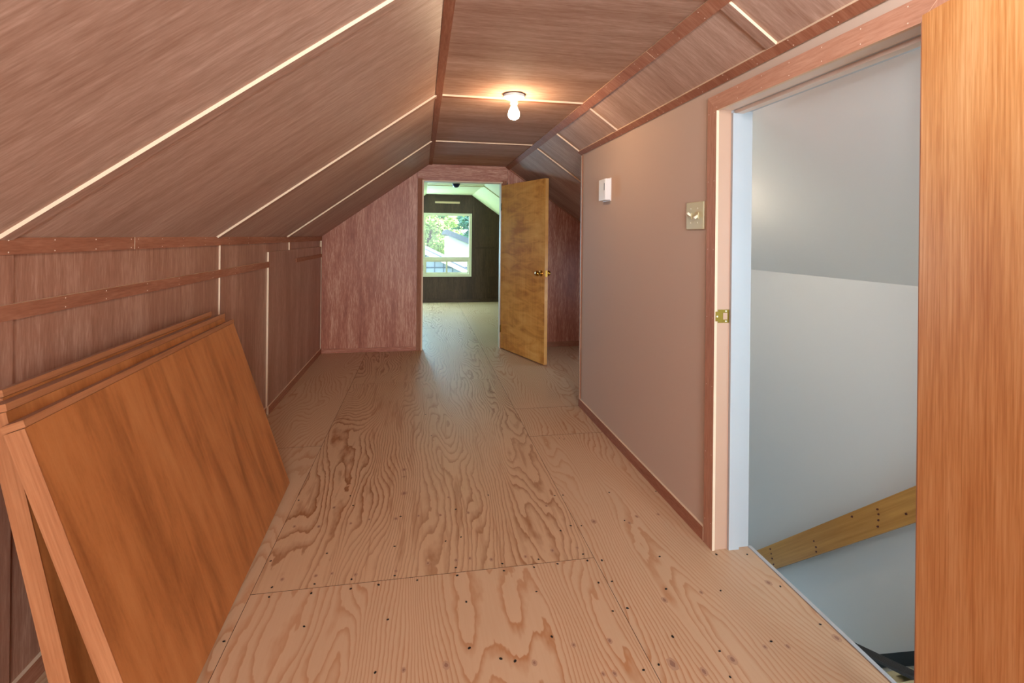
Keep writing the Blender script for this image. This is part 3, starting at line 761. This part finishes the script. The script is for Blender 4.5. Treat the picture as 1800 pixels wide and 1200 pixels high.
box('transom', WX0 + .05, WX1 - .05, YW + .0, YW + .08, .780, .840, M['white_frame'], w1, 'x')
box('pane', WX0 + .05, WX1 - .05, YW + .040, YW + .046, .840, WZ1 - .045, M['glass'], w1)
for x0, x1, yy in ((WX0 + .05, .462, .030), (.446, WX1 - .05, .056)):
    sa = box('sash', x0, x0 + .025, YW + yy - .012, YW + yy + .012, WZ0 + .05, .78, M['white_frame'], w1, 'z')
    box('sash_stile', x1 - .025, x1, YW + yy - .012, YW + yy + .012, WZ0 + .05, .78, M['white_frame'], sa, 'z')
    box('sash_rail', x0 + .025, x1 - .025, YW + yy - .012, YW + yy + .012, WZ0 + .05, WZ0 + .08, M['white_frame'], sa, 'x')
    box('sash_rail', x0 + .025, x1 - .025, YW + yy - .012, YW + yy + .012, .75, .78, M['white_frame'], sa, 'x')
    box('pane', x0 + .025, x1 - .025, YW + yy - .002, YW + yy + .002, WZ0 + .08, .75, M['glass'], sa)
w4 = box('added_side_window', -.92, -.88, YW - .03, YW - .001, .52, 1.64, M['white_frame'], None, 'z')  # added unseen window, there only to house the far room fill light
tag(w4, 'added white framed side window hidden beyond the partition, framing the far room fill light', 'window', kind='structure')
box('frame_side', -.08, -.04, YW - .03, YW - .001, .52, 1.64, M['white_frame'], w4, 'z')
box('frame_head', -.88, -.08, YW - .03, YW - .001, 1.60, 1.64, M['white_frame'], w4, 'x')
box('frame_sill', -.88, -.08, YW - .03, YW - .001, .52, .56, M['white_frame'], w4, 'x')
box('pane', -.88, -.08, YW - .020, YW - .014, .56, 1.60, M['glass'], w4)
fx = empty('ceiling_fixture', (.483, 7.36, ZC)); tag(fx, 'small dark blue round lamp holder on the cream far room ceiling', 'lamp holder')
lathe('dome', [(.052, 0), (.050, .012), (.040, .030), (.022, .042), (.004, .046)], M['navy'], frame((.483, 7.36, ZC - .012), (1, 0, 0), (0, -1, 0)), fx, 20)
lathe('base_plate', [(.058, 0), (.058, .012)], M['navy'], frame((.483, 7.36, ZC), (1, 0, 0), (0, -1, 0)), fx, 20)

# ------------------------------------------------------------------ wall behind the viewer, with an added window framing the rear fill light
wb = prism('wall_back', [(XL, 0), (XR2, 0), (XR2, .66), (XL, .66)], FXZ(YB), .1, [M['panel_wall']])
tag(wb, 'plywood gable wall behind the viewer', 'wall', kind='structure')
for poly in ([(XL, .66), (-.05, .66), (-.05, T0(-.05)), (XL, T0(XL))], [(.95, .66), (XR2, .66), (XR2, T0(XR2)), (.95, T0(.95))], [(-.05, 1.65), (.95, 1.65), (.95, T0(.95)), (CR, ZC - .001), (CL, ZC - .001), (-.05, T0(-.05))]):
    prism('wall_panel', poly, FXZ(YB), .1, [M['panel_wall']], wb)
w2 = box('added_rear_window', -.05, 0, YB - .08, YB + .01, .66, 1.65, M['white_frame'], None, 'z'); tag(w2, 'added white framed window in the wall behind the viewer, framing the rear fill light', 'window', kind='structure')
box('frame_side', .90, .95, YB - .08, YB + .01, .66, 1.65, M['white_frame'], w2, 'z')
box('frame_head', 0, .9, YB - .08, YB + .01, 1.60, 1.65, M['white_frame'], w2, 'x')
box('frame_sill', 0, .9, YB - .08, YB + .01, .66, .71, M['white_frame'], w2, 'x')
box('pane', 0, .9, YB - .04, YB - .034, .71, 1.60, M['glass'], w2)

# ------------------------------------------------------------------ bare bulb on the ceiling
bx, by = .484, 2.672
bz = ZC - .004
bl = empty('bulb_fixture', (bx, by, ZC)); tag(bl, 'bare lit light bulb in a white porcelain ceiling lamp holder', 'ceiling lamp')
dn = frame((bx, by, bz), (1, 0, 0), (0, -1, 0))
bs = lathe('lamp_base', [(.058, 0), (.060, .006), (.058, .013), (.050, .017), (.030, .020)], M['porcelain'], dn, bl, 40, False)
for s_ in (-1, 1):
    lathe('screw', [(.004, .016), (.004, .0195), (.002, .021)], M['oldbrass'], dn @ Matrix.Translation((s_ * .042, 0, 0)), bs, 10)
lathe('socket', [(.030, .018), (.024, .024), (.021, .034), (.021, .048), (.018, .050)], M['porcelain'], dn, bl, 28)
lathe('bulb', [(.0135, .046), (.014, .054), (.017, .064), (.0225, .076), (.0285, .088), (.0315, .100), (.0310, .112), (.027, .122), (.019, .129), (.009, .1325), (.002, .1335)], M['bulb'], dn, bl, 28)

sb_ = empty('stair_lamp', (XR2 + .02, 2.62, 1.42)); tag(sb_, 'bare lit bulb in a porcelain holder on the inner stairwell wall', 'wall lamp')
wfm = frame((XR2 + .0005, 2.62, 1.42), (0, 1, 0), (0, 0, 1))
lathe('lamp_base', [(.058, 0), (.060, .006), (.058, .013), (.050, .017), (.030, .020)], M['porcelain'], wfm, sb_, 28)
lathe('socket', [(.030, .018), (.024, .024), (.021, .034), (.021, .048), (.018, .050)], M['porcelain'], wfm, sb_, 24)
lathe('bulb', [(.0135, .046), (.014, .054), (.017, .064), (.0225, .076), (.0285, .088), (.0315, .100), (.0310, .112), (.027, .122), (.019, .129), (.009, .1325), (.002, .1335)], M['bulb_stair'], wfm, sb_, 24)

# ------------------------------------------------------------------ sensor box and light switch
th = empty('wall_thermostat', (XR, 2.97, 1.452)); tag(th, 'small white thermostat box with a dark slot on the beige wall', 'thermostat')
def bevbox(name, x0, x1, y0, y1, z0, z1, mat, parent, bev=.004):
    bm = bmesh.new(); bmesh.ops.create_cube(bm, size=1)
    for v in bm.verts: v.co = Vector(((v.co.x + .5) * (x1 - x0) + x0, (v.co.y + .5) * (y1 - y0) + y0, (v.co.z + .5) * (z1 - z0) + z0))
    bmesh.ops.bevel(bm, geom=bm.edges[:], offset=bev, segments=2, profile=.5, affect='EDGES')
    me = bpy.data.meshes.new(name); bm.to_mesh(me); bm.free(); me.materials.append(mat)
    return link(name, me, parent)
bevbox('case', XR - .036, XR - .004, 2.915, 3.035, 1.455, 1.588, M['plastic'], th, .004)
bevbox('back_plate', XR - .006, XR, 2.910, 3.040, 1.450, 1.593, M['plastic'], th, .002)
box('cover_ridge', XR - .0385, XR - .035, 2.920, 2.945, 1.458, 1.585, M['plastic'], th)
box('slot', XR - .0392, XR - .037, 2.926, 2.934, 1.515, 1.560, M['black'], th)
sw = empty('light_switch', (XR, 1.944, 1.261)); tag(sw, 'ivory double light switch plate beside the stair door casing', 'light switch')
bevbox('plate', XR - .007, XR, 1.876, 2.012, 1.261, 1.377, M['ivory'], sw, .003)
for y, up in ((1.972, 1), (1.918, -1)):
    me = mesh('toggle', [(-.005, -.005, -.010), (0, -.005, -.010), (0, .005, -.010), (-.005, .005, -.010), (-.020, -.004, .010 * up + .002), (-.016, -.004, .012 * up + .006 * up), (-.016, .004, .012 * up + .006 * up), (-.020, .004, .010 * up + .002)], BF, M['ivory_light'])
    tg = link('toggle', mesh('toggle', bverts(-.022, 0, -.005, .005, -.005, .005), BF, M['ivory_light']), sw, Matrix.Translation((XR - .006, y, 1.319)) @ Matrix.Rotation(math.radians(32 * up), 4, 'Y'))
    box('toggle_collar', XR - .010, XR - .006, y - .008, y + .008, 1.306, 1.332, M['ivory'], sw)
    for z in (1.289, 1.349):
        lathe('screw', [(.003, 0), (.003, .0012), (.001, .002)], M['ivory_light'], frame((XR - .007, y, z), (0, 0, 1), (0, 1, 0)), sw, 10)

# ------------------------------------------------------------------ leaning laminate boards
def board(label, A, B, lean, hgt, t, capt=.018):
    A = Vector(A); B = Vector(B); ex = (B - A).normalized(); L = (B - A).length
    s_, c_ = math.sin(lean), math.cos(lean)
    side = Vector((ex.y, -ex.x, 0))                 # towards the room (+x)
    ey = Vector((0, 0, 1)) * c_ - side * s_
    ez = ex.cross(ey)
    A = A + Vector((0, 0, t * s_ + .0005))
    e = empty('laminate_board', (A.x, A.y, 0)); tag(e, label, 'board', 'cherry laminate boards leaning on the knee wall')
    slab('board_face', A + ex * .0008, ex, ey, L - .0016, hgt - capt, t - .002, M['laminate'], M['lam_edge'], e, -t + .001)
    # proud cap along the top, and edge bands down both ends
    vsx = bverts(-hgt, -(hgt - capt + .0015), -.0025, L + .0025, -t - .001, .003)
    me = mesh('top_cap', vsx, BF, [M['lam_edge'], M['lam_top']], [0, 0, 0, 0, 0, 1])
    link('top_cap', me, e, frame(A, -ey, ex))
    slab('end_band', A - ex * .001, ez, ey, t, hgt - capt, .0015, M['lam_edge'], None, e, 0).matrix_basis = frame(A - ez * t - ex * .0008, ez, ey)
    return e
board('front cherry laminate board, lowest and leaning furthest out from the knee wall', (-.578, 1.250, 0), (-.622, 2.585, 0), math.radians(18.2), .845, .040)
board('middle cherry laminate board between the front board and the hindmost one', (-.716, 1.268, 0), (-.742, 2.560, 0), math.radians(11.8), .855, .040)
board('hindmost cherry laminate board, its edge just showing above the others', (-.7588, 1.325, 0), (-.7848, 2.53, 0), math.radians(11.8), .874, .022)

# ------------------------------------------------------------------ outdoors
gr = link('ground', mesh('ground', bverts(-60, 60, 10.2, 120, -3.6, -3.3), BF, M['grass'])); tag(gr, 'green ground outside the far window', 'ground', kind='structure')
def ray_y(px, py, y):
    d = _f + _r3 * ((px - 900) / FPX) + _u3 * ((CY - py) / FPX); k = y / d.y
    return Vector((0, 0, H)) + d * k
ph = lambda cx, cy: (740 + cx / 9.6, 370 + cy / 9.6)
# garage with a gable end, white rake board descending
yA = 17.0
ga = empty('garage', (0, yA, -3.3)); tag(ga, 'grey sided garage with a white sloping fascia outside the far window', 'house')
pL = ray_y(*ph(60, 672), yA); pR = ray_y(*ph(790, 1025), yA)
slp = (pR.z - pL.z) / (pR.x - pL.x)
ax = pL.x - 1.2; az = pL.z - 1.2 * slp
exx = pR.x + .9; ez_ = pR.z + .9 * slp
poly = [(2 * ax - exx, -3.3), (exx, -3.3), (exx, ez_), (ax, az), (2 * ax - exx, ez_)]
prism('gable_wall', poly, FXZ(yA + 6), 6, [M['siding']], ga)
rk = Vector((exx - ax, 0, ez_ - az)); rkl = rk.length + .5
fn = Vector((-rk.z, 0, rk.x)).normalized()
slab('fascia', Vector((ax, yA - .22, az)) - fn * .10, fn, rk, .13, rkl, .06, M['white_frame'], None, ga, -.06)
slab('roof_plane', (ax, yA - .25, az + .05), (0, 1, 0), rk, 6.6, rkl, .05, M['roofing'], None, ga, -.03)
slab('roof_plane', (ax, yA - .25, az + .05), (0, 1, 0), Vector((-rk.x, 0, rk.z)), 6.6, rkl, .05, M['roofing'], None, ga, -.02)
x = 2 * ax - exx
zt = ray_y(*ph(250, 962), yA).z
box('siding_joint', 2 * ax - exx, exx - .3, yA - .02, yA, zt - .02, zt + .02, M['roofing'], ga)
k = 0
while x < exx:
    top = az - abs(x - ax) * abs(slp) - .05
    if top > -3.2: box('siding_seam', x - .012, x + .012, yA - .016, yA, -3.3, top, M['roofing'], ga)
    x += .30
# paler house behind with its roof falling to the right
yB_ = 27.0
hb_ = empty('neighbour_house', (0, yB_, -3.3)); tag(hb_, 'pale house with a grey roof behind the garage and below the trees', 'house')
q0 = ray_y(*ph(470, 425), yB_); q1 = ray_y(*ph(800, 560), yB_)
sB = (q1.z - q0.z) / (q1.x - q0.x)
prism('house_wall', [(q0.x, -3.3), (q0.x + 7, -3.3), (q0.x + 7, q0.z + 7 * sB), (q0.x, q0.z)], FXZ(yB_ + 5), 5, [M['pale_wall']], hb_)
rr = Vector((7.4, 0, 7.4 * sB))
slab('roof_plane', (q0.x - .2, yB_ - .3, q0.z + .03 - .2 * sB), (0, 1, 0), rr, 5.6, rr.length, .28, M['roofing'], None, hb_, -.25)
def tree(label, cx, cy, base, hgt, rad, mat, n=2600, seed=1, ls=.20):
    rnd = random.Random(seed)
    e = empty('leafy_tree', (cx, cy, base)); tag(e, label, 'tree', 'trees outside the far window')
    lathe('trunk', [(.28, 0), (.20, hgt * .35), (.10, hgt * .7), (.03, hgt * .9)], M['bark'], Matrix.Translation((cx, cy, base)), e, 8)
    vs, fs = [], []
    blobs = [(Vector((max(-1, min(1, rnd.gauss(0, .5))) * rad, max(-1, min(1, rnd.gauss(0, .5))) * rad, hgt * rnd.uniform(.08, .92))), rad * rnd.uniform(.30, .5)) for _ in range(30)]
    for _ in range(n):
        c, r = rnd.choice(blobs)
        d = Vector((rnd.gauss(0, 1), rnd.gauss(0, 1), rnd.gauss(0, 1))).normalized() * r * rnd.uniform(.6, 1.0)
        p = c + d
        a = Vector((rnd.gauss(0, 1), rnd.gauss(0, 1), rnd.gauss(0, .6))).normalized(); b_ = a.orthogonal().normalized()
        s1 = ls * rnd.uniform(.7, 1.4)
        k = len(vs); nn = a.cross(b_) * s1 * .18
        vs += [p - a * s1, p + b_ * s1 * .5 + nn, p + a * s1, p - b_ * s1 * .5 + nn]; fs.append((k, k + 1, k + 2)); fs.append((k, k + 2, k + 3))
    cr = link('crown', mesh('crown', vs, fs, mat), e, Matrix.Translation((cx, cy, base)))
    cr['kind'] = 'stuff'
tree('yellow-green leafy tree filling the upper left of the far window', .5, 36, -3.3, 8.6, 1.5, M['leaf1'], 5000, 3, .16)
tree('blue-green leafy tree above the pale house roof', 4.3, 41.5, -3.3, 9.6, 1.5, M['leaf3'], 5000, 4, .17)
tree('broad mid green tree showing between the two nearer trees', 1.9, 49, -3.3, 10.5, 2.3, M['leaf2'], 6000, 5, .22)
tree('tallest pale green tree furthest back behind all the others', 2.6, 64, -3.3, 14.5, 4.6, M['leaf1'], 9000, 9, .36)
